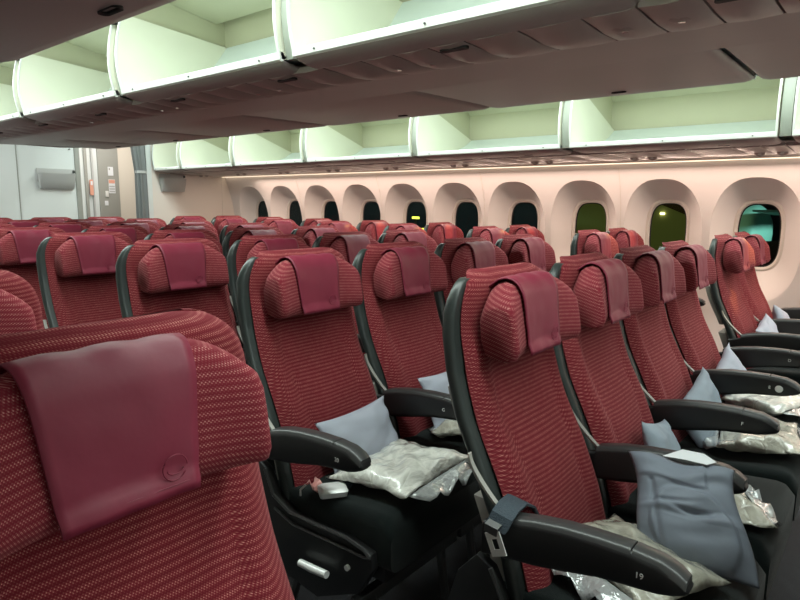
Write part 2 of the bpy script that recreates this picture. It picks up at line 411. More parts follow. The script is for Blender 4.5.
# curtain gathered at the cross-aisle opening
t = thing('curtain', (3.66, YE-.02, 0), 'dark grey gathered curtain tied back beside the aft aisle opening', 'curtain')
rings = []
for zi in range(40):
    z = .06+zi*.0495
    hw = .075+.03*abs(z-1.66)**.8*(1.6 if z > 1.66 else .35)
    cx = -.0+(-.02 if z > 1.66 else 0)*(z-1.66)/.3
    ring = []
    for k in range(48):
        a = 2*math.pi*k/48
        r_ = 1+.22*math.cos(7*a+z*.6)+.08*math.cos(12*a)
        ring.append((cx+hw*math.cos(a)*r_*.75, .045*math.sin(a)*r_, z))
    rings.append(ring)
MB().loft(rings).build('drape', 'curtain', t)
MB().loft([[(.066*math.cos(2*math.pi*k/24)*1.0, .060*math.sin(2*math.pi*k/24), z) for k in range(24)] for z in (1.65, 1.68)]).build('tie_band', 'pocket', t)

# ---------------------------------------------------------------- overhead bins
# cross section of an opened bin bucket, u inwards from the lip, v up; mirrored with side = -1
SH_C = [(0, 0), (.012, -.018), (.045, -.028), (.083, -.033)]
def bin_unit(name, X, Z, side, y0, y1, label, group, outer, depth=.46, roofz=.52, hand=None, bt=.185, housing=True, tt=.34, g=.034):
    """outer: list of (u, v) of the underside from the lip inwards"""
    t = thing(name, (X, y0, Z), label, 'overhead bin', group)
    L_ = y1-y0
    P = lambda u, v, y: (side*u, y, v)
    # shell (outside of the bucket)
    ys = [g, g+.012, g+.035, L_/2, L_-g-.035, L_-g-.012, L_-g]
    infl = [.018, .006, 0, 0, 0, .006, .018]
    inner = [(u, v+.012) for u, v in outer]
    inner[0] = (outer[0][0]+.012, outer[0][1]+.004)
    rings = []
    for y, e in zip(ys, infl):
        n_ = len(outer)
        o = [(u+(e if j == 0 else 0), v+e*min(1, j+.3)*.9) for j, (u, v) in enumerate(outer)]
        ii = [(u, max(v, o[j][1]+.004)) for j, (u, v) in enumerate(inner)]
        rings.append([P(u, v, y) for u, v in o]+[P(u, v, y) for u, v in ii[::-1]])
    MB().loft(rings).build('bucket_shell', 'bin_out', t, smooth=50)
    # lip
    lp = [(-.006, -.002), (-.008, .016), (-.002, .024), (.012, .024), (.018, .012), (.012, -.004), (.002, -.008)]
    lip = MB().loft([[P(u, v, y) for u, v in lp] for y in (g, L_-g)]).build('bucket_lip', 'lip', t)
    for q in range(3):
        yy = L_*(.12+.38*q)
        MB().tube([P(-.006, .008, yy), P(-.011, .008, yy)], .0035, 8).build('screw', 'dark_metal', lip)
    # floor rising to the back
    fl = [(.006, .010), (depth*.35, .025+bt*.06), (depth*.65, bt*.34), (depth*.86, bt*.66), (depth, bt)]
    MB().loft([[P(u, v, y) for u, v in fl]+[P(u, v-.008, y) for u, v in fl[::-1]] for y in (g, L_-g)]).build('bucket_floor', 'bin_floor', t)
    # end walls: sector shape, curved front edge
    fe = [(0, 0), (-.014, .06), (-.022, .12), (-.022, .18), (-.012, .25), (.004, .32)]
    for y in (g, L_-g-.008):
        poly = fe+[(.05, tt), (depth, bt)]+[(depth*.86, bt*.66-.008), (depth*.65, bt*.34-.008), (depth*.35, .02)]
        MB().prism([(side*u, v) for u, v in poly], 1, y, y+.008).build('end_wall', 'bin_in', t, smooth=0)
        e = MB().loft([[P(u-.004, v, yy) for yy in (y-.001, y+.009)]+[P(u+.004, v, yy) for yy in (y+.009, y-.001)] for u, v in fe])
        e.build('edge_trim', 'lip', t)
    # slim fixed divider seen in the gap to the next bucket
    MB().loft([[P(u+.022, v, yy) for yy in (L_-g+.008, L_+g-.008)]+[P(u+.04, v, yy) for yy in (L_+g-.008, L_-g+.008)] for u, v in fe]).build('divider_post', 'divider', t)
    # black hinge bracket at the top of the bucket
    MB().loft([[P(u, v, y) for u, v in ((-.01, .315), (.05, .325), (.05, .345), (.0, .345))] for y in (.002, g-.006)]).build('hinge', 'gasket', t)
    # fixed housing behind
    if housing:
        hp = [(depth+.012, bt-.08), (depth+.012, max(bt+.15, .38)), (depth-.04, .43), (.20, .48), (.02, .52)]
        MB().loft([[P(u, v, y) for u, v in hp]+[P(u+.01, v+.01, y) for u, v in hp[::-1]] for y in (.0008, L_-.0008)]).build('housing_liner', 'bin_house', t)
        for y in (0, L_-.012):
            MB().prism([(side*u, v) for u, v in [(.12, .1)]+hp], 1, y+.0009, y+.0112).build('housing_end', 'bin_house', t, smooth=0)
    if hand:
        u, v, yy = hand
        h = MB(); ring = lambda s_, dz: [P(u+dx*s_, v+dz, L_*yy+dy*s_) for dx, dy in rrect(0, 0, .010, .032, .0095, 4)]
        h.loft([ring(1, .002), ring(1, -.003), ring(.72, -.001), ring(.7, .002)]).build('latch_handle', 'gasket', t)
    return t
sideY = [-1.9, -.70, .52, 1.74, 2.98, 4.24, 5.32, 6.3, 6.9]
nth = ['first', 'second', 'third', 'fourth', 'fifth', 'sixth', 'seventh', 'eighth', 'ninth', 'tenth']
out_s = [(0, -.004), (.02, -.020), (.07, -.026), (.15, -.030), (.20, -.028)]
for i, (a, b) in enumerate(zip(sideY, sideY[1:])):
    if i == 0: continue
    lab = 'open overhead bin above the windows, %s from the right edge of the photo' % nth[i-1]
    bin_unit('overhead_bin', 3.80, 1.695, 1, a, b, lab, 'open bins above the window seats', out_s, depth=.74, bt=.175, tt=.40, hand=(.10, -.026, .25))
# service panel strip beneath the side bins
for i in range(-1, 9):
    y0 = .30+i*.763; y1 = y0+.757
    if y0 > YE-.2: continue
    y1 = min(y1, YE-.01)
    t = thing('service_unit', (3.98, y0, 1.66), 'brown service panel with reading lamps above the %s row window pair' % (nth[i] if i >= 0 else 'cut off front'), 'service panel', 'service panels above the window seats')
    top = [(.048, .004), (.2, .002), (.45, -.004), (.62, .000), (.68, .006)]
    def ringy(y, e): return [(x, y, z+e) for x, z in top]+[(x, y, z+.02+e) for x, z in top[::-1]]
    segs = [0, .19, .195, .33, .335, .46, .465, y1-y0]
    mb = MB()
    for s0, s1 in ((0, .24), (.245, .36), (.365, .50), (.505, y1-y0)):
        if s1 <= s0: continue
        mb.loft([ringy(s0+.001, .003), ringy(s0+.006, 0), ringy((s0+s1)/2, -.003), ringy(s1-.006, 0), ringy(s1-.001, .003)])
    mb.build('panel', 'psu', t)
    for yy in (.30, .42):
        MB().tube([(.40, yy, .002), (.395, yy, -.006), (.39, yy, -.012)], [.034, .032, .022], 14).build('lamp_housing', 'psu', t)
        MB().tube([(.39, yy, -.010), (.388, yy, -.0135)], .010, 12).build('lamp_lens', 'lens', t)
    MB().prism(rrect(.22, .14, .03, .05, .01), 2, -.002, .006).build('speaker_grille', 'dark_metal', t)
struct(MB().box(3.99, 4.9, YF, YE, 1.682, 1.688).build('trim_27', 'bin_out'))

# centre bins: left-aisle row (lip toward the camera) and right-aisle row seen from beneath
cY = [-.70, .50, 1.71, 2.92, 4.11, 5.20, 5.98]
LX, LZ = 1.457, 1.82
out_c = [(0, -.004), (.012, -.020), (.045, -.028), (.083, -.033)]
for i, (a, b) in enumerate(zip(cY, cY[1:])):
    bin_unit('overhead_bin', LX, LZ, 1, a, b, 'open overhead bin above the centre seats facing the near aisle, %s from the right' % nth[i], 'open centre bins facing the near aisle', out_c, depth=.58, bt=.315, tt=.355)
    out_r = [(0, -.004), (.02, -.018), (.06, -.022), (.16, -.022), (.40, -.026), (.62, -.030), (.735, -.034)]
    bin_unit('overhead_bin', 2.85, 1.834, -1, a, b, 'dark underside of a centre overhead bin opening to the far aisle, %s from the right' % nth[i], 'centre bins opening to the far aisle', out_r, depth=.42, bt=.20, g=.010, hand=(.13, -.023, .42))
# mid panel and service units beneath the centre bins
struct(MB().prism([(1.80, 1.788), (2.12, 1.799), (2.12, 1.812), (1.80, 1.80)], 1, -.7, 5.96).build('trim_28', 'bin_out'))
for i in range(-1, 8):
    y0 = .10+i*.763; y1 = min(y0+.757, 5.96)
    if y0 > 5.9: continue
    t = thing('service_unit', (1.54, y0, 1.79), 'wavy brown service panel with lamps, centre block above the %s row' % (nth[i] if i >= 0 else 'cut off front'), 'service panel', 'service panels above the centre seats')
    top = [(0, -.003), (.06, -.006), (.14, -.012), (.22, -.008), (.262, -.003)]
    def ringc(y, e): return [(x, y, z*(1+e)) for x, z in top]+[(x, y, z+.018) for x, z in top[::-1]]
    mb = MB()
    for s0, s1 in ((0, .17), (.174, .30), (.304, .44), (.444, .58), (.584, y1-y0)):
        if s1 > y1-y0: continue
        mb.loft([ringc(s0+.001, -.6), ringc(s0+.008, 0), ringc((s0+s1)/2, 1.0), ringc(s1-.008, 0), ringc(s1-.001, -.6)])
    mb.build('panel', 'psu', t)
    if y1-y0 < .5: continue
    for yy in (.37, .51):
        MB().tube([(.12, yy, -.006), (.12, yy, -.014), (.12, yy, -.019)], [.030, .032, .02], 14).build('lamp_housing', 'psu', t)
        MB().tube([(.12, yy, -.020), (.12, yy, -.0215)], .009, 12).build('lamp_lens', 'lens', t)
    MB().prism(rrect(.04, .23, .012, .05, .01), 2, -.012, -.004).build('recessed_latch', 'gasket', t)
# end fairing of the centre bins
struct(MB().loft([[(x, 5.99, z) for x, z in ((1.46, 1.84), (1.9, 1.80), (2.4, 1.80), (2.84, 1.83), (2.84, 2.42), (1.46, 2.42))], [(x, 6.12, z) for x, z in ((1.56, 1.92), (1.9, 1.845), (2.4, 1.835), (2.76, 1.87), (2.76, 2.42), (1.56, 2.42))]]).build('trim_29', 'bin_out'))
# spine wall between the two centre bin rows
struct(MB().box(2.12, 2.18, -.7, 5.98, 1.90, 2.42).build('trim_30', 'bin_house'))
# left side bin whose outer shell crosses the top left of the view
lY = [.52-1.22*1, .52, 1.74, 2.96]
for i, (a, b) in enumerate(zip(lY, lY[1:])):
    out_l = [(0, -.006), (.012, -.022), (.05, -.034), (.16, -.048), (.34, -.062), (.60, -.075)]
    bin_unit('overhead_bin', .60, 1.672, -1, a, b, 'dark shell of the near window side overhead bin, %s from the camera' % nth[i], 'bins above the near window seats', out_l, depth=.46, bt=.16, hand=(.085, -.040, .43))

# ---------------------------------------------------------------- seat
YF_TAB = [(.36, -.215), (.44, -.205), (.52, -.185), (.60, -.160), (.644, -.14), (.717, -.11), (.82, -.056), (.93, -.02), (1.04, -.003), (1.133, -.003), (1.18, .004)]
def yf(z):
    return (interp(YF_TAB, z-.03)+interp(YF_TAB, z)*2+interp(YF_TAB, z+.03))/4
SW = .487
def seat_proto():
    root = bpy.data.objects.new('airline_seat', None); root.empty_display_size = .1; COL.objects.link(root)
    # back shell, charcoal
    mb = MB(); rings = []
    ZT = 1.155; cx = SW/2
    zs = [.34, .45, .55, .65, .75, .85, .95, 1.03, 1.08, 1.11, 1.13, 1.145, 1.152, ZT]
    for z in zs:
        sx0, sx1 = .002, .468; cx = (sx0+sx1)/2; hw = (sx1-sx0)/2
        if z > 1.05:
            t = (z-1.05)/(ZT-1.05+.004); hw -= .075*(1-math.sqrt(max(0, 1-t*t)))*1.1
        y0 = yf(z)+.010; y1 = yf(z)+.043-(.010*max(0, (z-1.08)/.08))
        rings.append([(x, y, z) for x, y in rrect(cx, (y0+y1)/2, hw, (y1-y0)/2, (y1-y0)/2*.9, 5)])
    mb.loft(rings); mb.build('back_shell', 'shell', root, smooth=60)
    # backrest cushion
    mb = MB(); rings = []
    ZT = 1.172; n = 34; x0, x1 = .033, .462; cx = (x0+x1)/2; hw0 = (x1-x0)/2
    zs = [.44+.03*k for k in range(21)]+[1.06, 1.08, 1.10, 1.12, 1.135, 1.148, 1.158, 1.165, 1.170, ZT]
    for z in zs:
        hw = hw0
        if z > 1.06:
            t = (z-1.06)/(ZT-1.06); hw = hw0-.085*(1-math.sqrt(max(0, 1-t**2.2)))
        tp = max(0, (z-1.135)/(ZT-1.135))
        front = []; back = []
        for k in range(n+1):
            s = -1+2*k/n; x = cx+hw*s
            edge = 1-abs(s)**6
            base = yf(z)
            bol = .020*math.exp(-((abs(s)-.80)/.16)**2)*(1 if z < .98 else max(0, 1-(z-.98)/.05))
            cen = -.012*math.exp(-((z-.68)/.14)**2)*(1-s*s)
            y = base+.006-.020*edge-bol*.8+cen+.030*tp**2
            sx = .30+.28*(z-.5)          # converging seams of the middle panel
            y += .005*math.exp(-((abs(s)-(.50+.22*max(0, (z-.60)/.4)))/.022)**2)*(1 if z < .95 else 0)
            y += .006*math.exp(-((z-.955)/.006)**2)*(1 if abs(s) < .9 else 0)
            front.append((x, y, z))
        for k in range(n, -1, -4):
            s = -1+2*k/n; back.append((cx+hw*s*.99, yf(z)+.036-.012*tp, z))
        rings.append(front+back)
    mb.loft(rings); mb.build('backrest', 'fabric', root, smooth=75)
    # headrest with forward wings
    def hprof(s):
        """section (y, z) of the headrest at normalised x position s"""
        e = min(1, (1-abs(s))/.11); k = math.sqrt(max(0, 1-(1-e)**2)); k = .45+.55*k if abs(s) < 1 else .45
        a_ = max(0, (abs(s)-.50)/.50); zt_ = 1.150-.052*a_**1.7; zb_ = .974+.004*a_**1.5; zc = (zt_+zb_)/2; hz = (zt_-zb_)/2*(.90+.10*k)
        wing = .036*abs(s)**2.8
        pts = []
        F_ = [(.000, .080), (-.014, .094), (-.034, .100), (-.052, .092), (-.066, .066), (-.074, .02), (-.080, -.03), (-.083, -.062), (-.076, -.088), (-.054, -.100), (-.026, -.096), (-.004, -.084)]
        for y, z in F_:
            y -= .016
            pts.append(((y+.03)*(.35+.65*k)-.03-wing*(.6+.4*min(1, abs(y)/.06)), zc+z*hz/.098))
        return pts
    mb = MB(); rings = []
    hx, hw = .234, .176
    for k in range(27):
        a = math.pi*k/26; s = -math.cos(a); p = hprof(s)
        rings.append([(hx+hw*s, y, z) for y, z in p]+[(hx+hw*s, p[-1][0]+.012, p[-1][1]+.03), (hx+hw*s, p[0][0]+.012, p[0][1]-.03)])
    mb.loft(rings); mb.build('headrest', 'fabric_head', root, smooth=70)
    # leather cover patch draped over the headrest
    mb = MB(); top = []
    P0 = hprof(0)[:9]; P0 = [(-.010, 1.128)]+P0[:-1]+[(-.107, .992), (-.108, .981)]
    # resample
    L_ = [0]
    for a, b in zip(P0, P0[1:]): L_.append(L_[-1]+math.dist(a, b))
    rows = []
    NR, NC = 26, 16
    for i in range(NR+1):
        d_ = L_[-1]*i/NR; j = max(q for q in range(len(L_)) if L_[q] <= d_+1e-9); j = min(j, len(P0)-2)
        t = (d_-L_[j])/(L_[j+1]-L_[j]); y = P0[j][0]+(P0[j+1][0]-P0[j][0])*t; z = P0[j][1]+(P0[j+1][1]-P0[j][1])*t
        nv = Vector((P0[j+1][1]-P0[j][1], -(P0[j+1][0]-P0[j][0]))).normalized()
        v = d_/L_[-1]; hwid = .104-.026*v
        row = []
        for k in range(NC+1):
            s = -1+2*k/NC
            wr = noise.noise(Vector((s*2.2, v*3.5, 4.2)))*.004*(.3+v)
            x = hx-.010+hwid*s; off = .0065+wr +.0012*math.sin(s*9+1)*(v < .3)
            wi = .036*abs((x-hx)/hw)**2.8*(.6+.4*min(1, abs(y)/.06))
            row.append((x, y+nv.x*off-wi, z+nv.y*off))
        rows.append(row)
    mb.loft(rows, closed=False, cap=False)
    o = mb.build('headrest_cover', 'leather', root, smooth=75)
    md = o.modifiers.new('thick', 'SOLIDIFY'); md.thickness = .0035; md.offset = 0
    em = MB(); ec = Vector((hx+.040, -.1128, 1.014))
    em.tube([ec+Vector((.0155*math.cos(a), .001, .0155*math.sin(a))) for a in [2*math.pi*k/22 for k in range(21)]], .0009, 6)
    em.tube([ec+Vector((.010*math.cos(a), .001, .006*math.sin(a)-.002)) for a in [math.pi+math.pi*k/10 for k in range(11)]], .0009, 6)
    em.build('emblem', 'leather', o)
    hem = MB().tube([Vector((hx-.014+(.077*s), -.1145, .994)) for s in (-1, -.5, 0, .5, 1)], .0007, 5)
    hem.build('hem_seam', 'leather', o)
    # seat cushion
    mb = MB(); rings = []
    for k in range(20):
        s = k/19; y = -.105-.475*s
        ztop = .475+.045*s
        e = 0
        if s > .88: e = (s-.88)/.12
        ztop -= .035*(1-math.sqrt(max(0, 1-e*e)))
        zb = .365
        hw = .232-.006*e
        ring = []
        for x, z in rrect(.243, (ztop+zb)/2, hw, (ztop-zb)/2, .032, 5): 
            dip = -.010*(1-((x-.243)/.232)**2) if z > (ztop+zb)/2 else 0
            ring.append((x, y, z-dip*(1 if z > zb+.05 else 0)))
        rings.append(ring)
    mb.loft(rings); mb.build('seat_cushion', 'cushion', root, smooth=70)
    mb = MB(); mb.box(.03, .456, -.55, -.10, .325, .372); mb.build('seat_pan', 'black', root, bevel=.006)
    # side panel and trim
    for side, nm in ((0, 'side_panel'), (1, 'side_panel')):
        xs = (-.022, .004) if side == 0 else (.482, .487)
        poly = [(.02, .30), (-.10, .25), (-.34, .22), (-.50, .30), (-.55, .385), (-.545, .430), (-.46, .444), (-.34, .438), (-.24, .438), (-.17, .468), (-.13, .54), (-.09, .56), (-.04, .50)]
        if side == 0: o = MB().prism(poly, 0, *xs).build(nm, 'black', root, bevel=.006)
        if side == 0:
            MB().tube([(-.028, y, z) for y, z in [(-.13, .545), (-.165, .475), (-.24, .445), (-.34, .447), (-.46, .452), (-.525, .442), (-.548, .428)]], .0055, 6).build('trim_strip', 'arm_top', root)
            MB().tube([(-.028, y, z) for y, z in [(-.17, .435), (-.25, .412), (-.34, .415), (-.46, .420), (-.525, .420), (-.548, .426)]], .0042, 6).build('trim_strip', 'arm_top', root)
    MB().tube([(-.042, -.295, .318), (-.044, -.345, .322), (-.044, -.405, .328)], [.0105, .0115, .0105], 12).build('release_handle', 'metal', root)
    MB().tube([(-.030, -.465, .365), (-.022, -.465, .365)], .008, 12).build('bolt', 'metal', root)
    for yy in (-.20, -.48): MB().box(.0, .478, yy, yy+.03, .22, .26).build('base_beam', 'dark_metal', root, bevel=.005)
    for x in (.07, .40):
        for (ya, yb) in ((-.185, -.10), (-.465, -.50)):
            MB().tube([(x, ya, .24), (x, (ya+yb)/2, .12), (x, yb, .0)], [.016, .014, .018], 8).build('leg', 'dark_metal', root)
    # grey lower shell fin beside the armrest pivot
    mb = MB(); rr = []
    for k in range(9):
        t = k/8; y = -.055-.125*t-.02*math.sin(math.pi*t)*-1; z = .80-.155*t
        z = .785-.135*t; y = -.062-.125*t**1.5; q = .35+.65*min(1, t*3); rr.append([(-.022, y-.001, z), (-.014, y-.006*q, z), (-.006, y+.007*q, z), (-.020, y+.010*q, z)])
    mb.loft(rr); mb.build('pivot_fin', 'shell_light', root)
    # tray table and pocket on the rear of the shell
    def rear(name, x0, x1, z0, z1, a, b, m):
        zz = [z0+(z1-z0)*k/6 for k in range(7)]
        MB().loft([[(x0, yf(z)+a, z), (x0, yf(z)+b, z), (x1, yf(z)+b, z), (x1, yf(z)+a, z)] for z in zz]).build(name, m, root, bevel=.004)
    rear('tray_table', .05, .43, .70, .90, .056, .078, 'shell_light')
    rear('seat_pocket', .04, .44, .42, .66, .056, .095, 'shell_light')
    rear('seatback_screen', .11, .37, .95, 1.09, .050, .070, 'gasket')
    return root
def make_arm(root, x, nm='armrest'):
    """armrest from the pivot to the tip"""
    top = [(-.160, .668), (-.18, .675), (-.23, .687), (-.29, .696), (-.36, .701), (-.42, .702), (-.47, .698), (-.497, .688), (-.514, .676), (-.521, .664)]
    bot = [(-.160, .580), (-.18, .585), (-.23, .592), (-.29, .605), (-.36, .622), (-.42, .630), (-.47, .636), (-.497, .643), (-.514, .650), (-.521, .658)]
    rings = []; caprings = []
    w_ = .026
    for (y, zt), (_, zb) in zip(top, bot):
        hz = (zt-zb)/2; r_ = min(.014, hz*.95); ww = w_*(1 if y > -.49 else (.93 if y > -.51 else (.8 if y > -.52 else .6)))
        rings.append([(x+a, y, b) for a, b in rrect(0, (zt+zb)/2, ww, hz, min(r_, ww*.9), 4)])
    a = MB().loft(rings[:7]).build(nm, 'black', root, smooth=50)
    MB().loft([[(x+(p[0]-x)*1.03, p[1], p[2]) for p in r2] for r2 in rings[5:]][0:]).build('end_cap', 'black', a, smooth=50)
    # padded top strip
    rr = []
    for (y, zt) in top[:9]:
        ww = w_*(1 if y > -.5 else .9)
        rr.append([(x-ww+.001, y, zt-.012), (x-ww+.004, y, zt-.001), (x-ww*.6, y, zt+.004), (x+ww*.6, y, zt+.004), (x+ww-.004, y, zt-.001), (x+ww-.001, y, zt-.012)])
    rr2 = rr[:6]; 
    MB().loft(rr2).build('arm_pad', 'arm_top', a, smooth=50)
    MB().loft([[(p[0], p[1]-.003, p[2]) for p in r2] for r2 in rr[5:]]).build('tip_pad', 'arm_top', a, smooth=50)
    # pivot block joining the arm to the seat frame
    MB().loft([[(x+a_, y, b) for a_, b in rrect(.006, z, .012, .04, .010, 3)] for y, z in ((-.185, .618), (-.160, .615), (-.10, .60))]).build('arm_pivot', 'black', a)
    return a
XA = [1.086, 1.585, 2.084, 2.583]; XE = [3.508, 4.017]; XH = .078
Y1, RP = .7425, .7626
proto = seat_proto()
seats = {}
colw = {'A': 'nearest-aisle seat', 'B': 'second seat from the near aisle', 'C': 'third seat from the near aisle', 'D': 'far-aisle seat'}
rowt = {0: 'row at lower right', 1: 'front row', 2: 'second row', 3: 'third row', 4: 'fourth row', 5: 'fifth row', 6: 'sixth row', 7: 'seventh row', 8: 'last row before the bulkhead'}
letters = {'A': 'G', 'B': 'F', 'C': 'E', 'D': 'D', 'E': 'C', 'F': 'A', 'H': 'H'}
special = {('A', 1): 'red woven airline seat with number 19 armrest and slate pillow across it',
           ('A', 2): 'red woven airline seat with grey pillow and clear wrapped blanket, chrome handle below',
           ('B', 1): 'red woven airline seat right behind the slate pillow, second in the front row',
           ('H', 1): 'large close-up red airline seat filling the lower left corner',
           ('H', 2): 'red airline seat peeking in at the left edge behind the close-up seat',
           ('E', 1): 'red airline seat in front of the nearest window, aisle side of the pair',
           ('F', 1): 'bright red airline seat beside the nearest window, window side of the pair'}
first = True
def put_seat(c, n, X):
    global first
    s = proto if first else copy_tree(proto); first = False
    s.location = (X, Y1+(n-1)*RP-(.006 if n == 1 else 0), 0)
    if (c, n) in special: lab = special[(c, n)]
    elif c in 'ABCD': lab = 'red airline seat, centre block %s, %s' % (rowt[n].replace(' before the bulkhead', ''), colw[c])
    elif c in 'EF': lab = 'red airline seat, %s of the window pairs, %s side' % (rowt[n].replace(' before the bulkhead', ''), 'aisle' if c == 'E' else 'window')
    else: lab = 'red airline seat in the near window pair, %s' % rowt[n]
    tag(s, lab, 'airline seat', {'E': 'red seats in pairs beside the windows', 'F': 'red seats in pairs beside the windows', 'H': 'red seats beside the near aisle'}.get(c, 'red seats of the centre block'))
    seats[(c, n)] = s
    if c in 'BCDF':
        for o in kids(s):
            if o.name.split('.')[0] in ('side_panel', 'trim_strip', 'release_handle', 'bolt'): bpy.data.objects.remove(o)
    return s
plan = [('H', n, XH) for n in (1, 2)]
plan += [(c, n, X) for n in range(1, 9) for c, X in zip('ABCD', XA)]
plan += [(c, n, X) for n in range(1, 9) for c, X in zip('EF', XE)]
plan += [('A', 0, XA[0]), ('B', 0, XA[1])]
for c, n, X in plan: put_seat(c, n, X)
arm_proto = make_arm(seats[('A', 1)], -.011)
arm_clean = copy_tree(arm_proto, seats[('A', 1)]); arm_sets = []
for (c, n), s in seats.items():
    a = arm_proto if (c, n) == ('A', 1) else copy_tree(arm_clean, s)
    if c in 'DF' or c == 'H':
        b = copy_tree(arm_clean, s); b.location.x = .518
    else: b = None
    # print on the outer faces
    if n in (1, 2, 3):
        if c in 'AE': text_obj('row_number', str(18+n), .016, 'white', a, (-.0272-.011, -.440, .664), (R(90), 0, R(-90)))
        elif c in 'BCDF': text_obj('seat_letter', {'B': 'G', 'C': 'F', 'D': 'E', 'F': 'C'}[c], .015, 'white', a, (-.0272-.011, -.425, .664), (R(90), 0, R(-90)))
        if b and c != 'H': text_obj('seat_letter', letters[c], .017, 'white', b, (-.0272-.011, -.425, .664), (R(90), 0, R(-90)))
for o in kids(arm_clean): bpy.data.objects.remove(o)
bpy.data.objects.remove(arm_clean)
# added warm spots that streak the window pair seats with yellow light
def seat_streak_spot(x, y, z, tx, ty, tz, e, ang):
    l = bpy.data.lights.new('seat_streak_spot', 'SPOT'); l.energy = e; l.color = (1, .66, .16); l.spot_size = R(ang); l.spot_blend = .5; l.shadow_soft_size = .01
    o = bpy.data.objects.new('seat_streak_spot', l); COL.objects.link(o); o.location = (x, y, z)
    o.rotation_euler = (Vector((tx, ty, tz))-Vector((x, y, z))).to_track_quat('-Z', 'Y').to_euler()
for n in range(1, 6):
    yb = Y1+(n-1)*RP
    seat_streak_spot(4.36, yb-.36, 1.635, 3.508+.27, yb-.08, 1.00, 26 if n == 1 else 14, 15)
    if n > 1: seat_streak_spot(4.36, yb-.30, 1.635, 4.017+.20, yb-.08, 1.05, 14, 12)
# round recline button on one armrest
a = [k for k in kids(seats[('D', 1)]) if k.name.startswith('armrest')][0]
MB().tube([(-.011-.024, -.455, .664), (-.011-.030, -.455, .664), (-.011-.032, -.455, .664)], [.013, .013, .009], 16).build('recline_button', 'metal', a)

# ---------------------------------------------------------------- soft things
def pillow(name, m, hx, hy, th, seed, pinch=.12, wr=.006):
    """closed soft pillow lying in its local xy plane"""
    n = 26; mb = MB()
    def P(u, v, s):
        k = 1-pinch*(1-abs(u)**2)*abs(v)**3 ; k2 = 1-pinch*(1-abs(v)**2)*abs(u)**3
        x = hx*u*k2; y = hy*v*k
        h = th*max(0, (1-abs(u)**2.6))**.55*max(0, (1-abs(v)**2.6))**.55
        w_ = (noise.noise(Vector((u*1.6+seed, v*1.6, s*3.)))*1.6+noise.noise(Vector((u*4+seed, v*4, s*5.)))*.7)*wr*min(1, h/(th*.3))
        e = noise.noise(Vector((u*2+seed, v*2, 9)))*wr*1.3
        return (x, y, s*h+w_*s+e)
    top = [[P(-1+2*i/n, -1+2*j/n, 1) for i in range(n+1)] for j in range(n+1)]
    bot = [[P(-1+2*i/n, -1+2*j/n, -1) for i in range(n+1)] for j in range(n+1)]
    mb.loft(top, closed=False, cap=False); mb.loft(bot, closed=False, cap=False)
    import bmesh
    me = bpy.data.meshes.new(name); me.from_pydata(mb.v, [], mb.f); me.materials.append(M[m])
    bm = bmesh.new(); bm.from_mesh(me); bmesh.ops.remove_doubles(bm, verts=bm.verts, dist=.0008); bmesh.ops.recalc_face_normals(bm, faces=bm.faces); bm.to_mesh(me); bm.free()
    me.polygons.foreach_set('use_smooth', [True]*len(me.polygons))
    o = bpy.data.objects.new(name, me); COL.objects.link(o)
    return o
def place(o, loc, rot): o.location = loc; o.rotation_euler = [R(a) for a in rot]; return o
def put_pillow(m, loc, rot, hx, hy, th, seed, label):
    o = pillow('pillow', m, hx, hy, th, seed); place(o, loc, rot)
    return tag(o, label, 'pillow', 'grey pillows on the seats')
def seat_pillow(c, n, m, hx, hy, seed, label, dx=.24, dy=-.250, z=.60, tilt=64, roll=0, yaw=0):
    s = seats[(c, n)].location
    return put_pillow(m, (s.x+dx, s.y+dy, z), (tilt, roll, yaw), hx, hy, .035, seed, label)
seat_pillow('A', 2, 'pillow_warm', .160, .098, 1, 'pale grey pillow leaning on the backrest behind a clear wrapped blanket', dx=.262, z=.585, roll=-2)
seat_pillow('B', 2, 'pillow_warm', .165, .105, 2, 'grey pillow leaning in the seat behind the armrest marked G', dx=.27, z=.602)
seat_pillow('B', 1, 'pillow', .125, .095, 3, 'small grey blue pillow leaning on the backrest just behind the slate pillow', dx=.285, z=.585, roll=14)
seat_pillow('C', 1, 'pillow', .17, .105, 4, 'grey pillow leaning in the third seat of the front row', dx=.27, z=.582, roll=-14)
seat_pillow('D', 1, 'pillow_warm', .15, .105, 5, 'pale grey pillow in the front row seat beside the far aisle', dx=.25, z=.60, roll=-16)
seat_pillow('E', 1, 'pillow_warm', .15, .105, 6, 'pinkish grey pillow in the aisle side seat by the nearest window', dx=.25, z=.62, roll=-10)
seat_pillow('F', 1, 'pillow_warm', .15, .105, 7, 'pinkish grey pillow in the window side seat by the nearest window', dx=.24, z=.63, roll=14)
seat_pillow('A', 4, 'pillow', .15, .105, 8, 'pale blue pillow just visible above the close-up seat at the far left', dx=.13, z=.62)

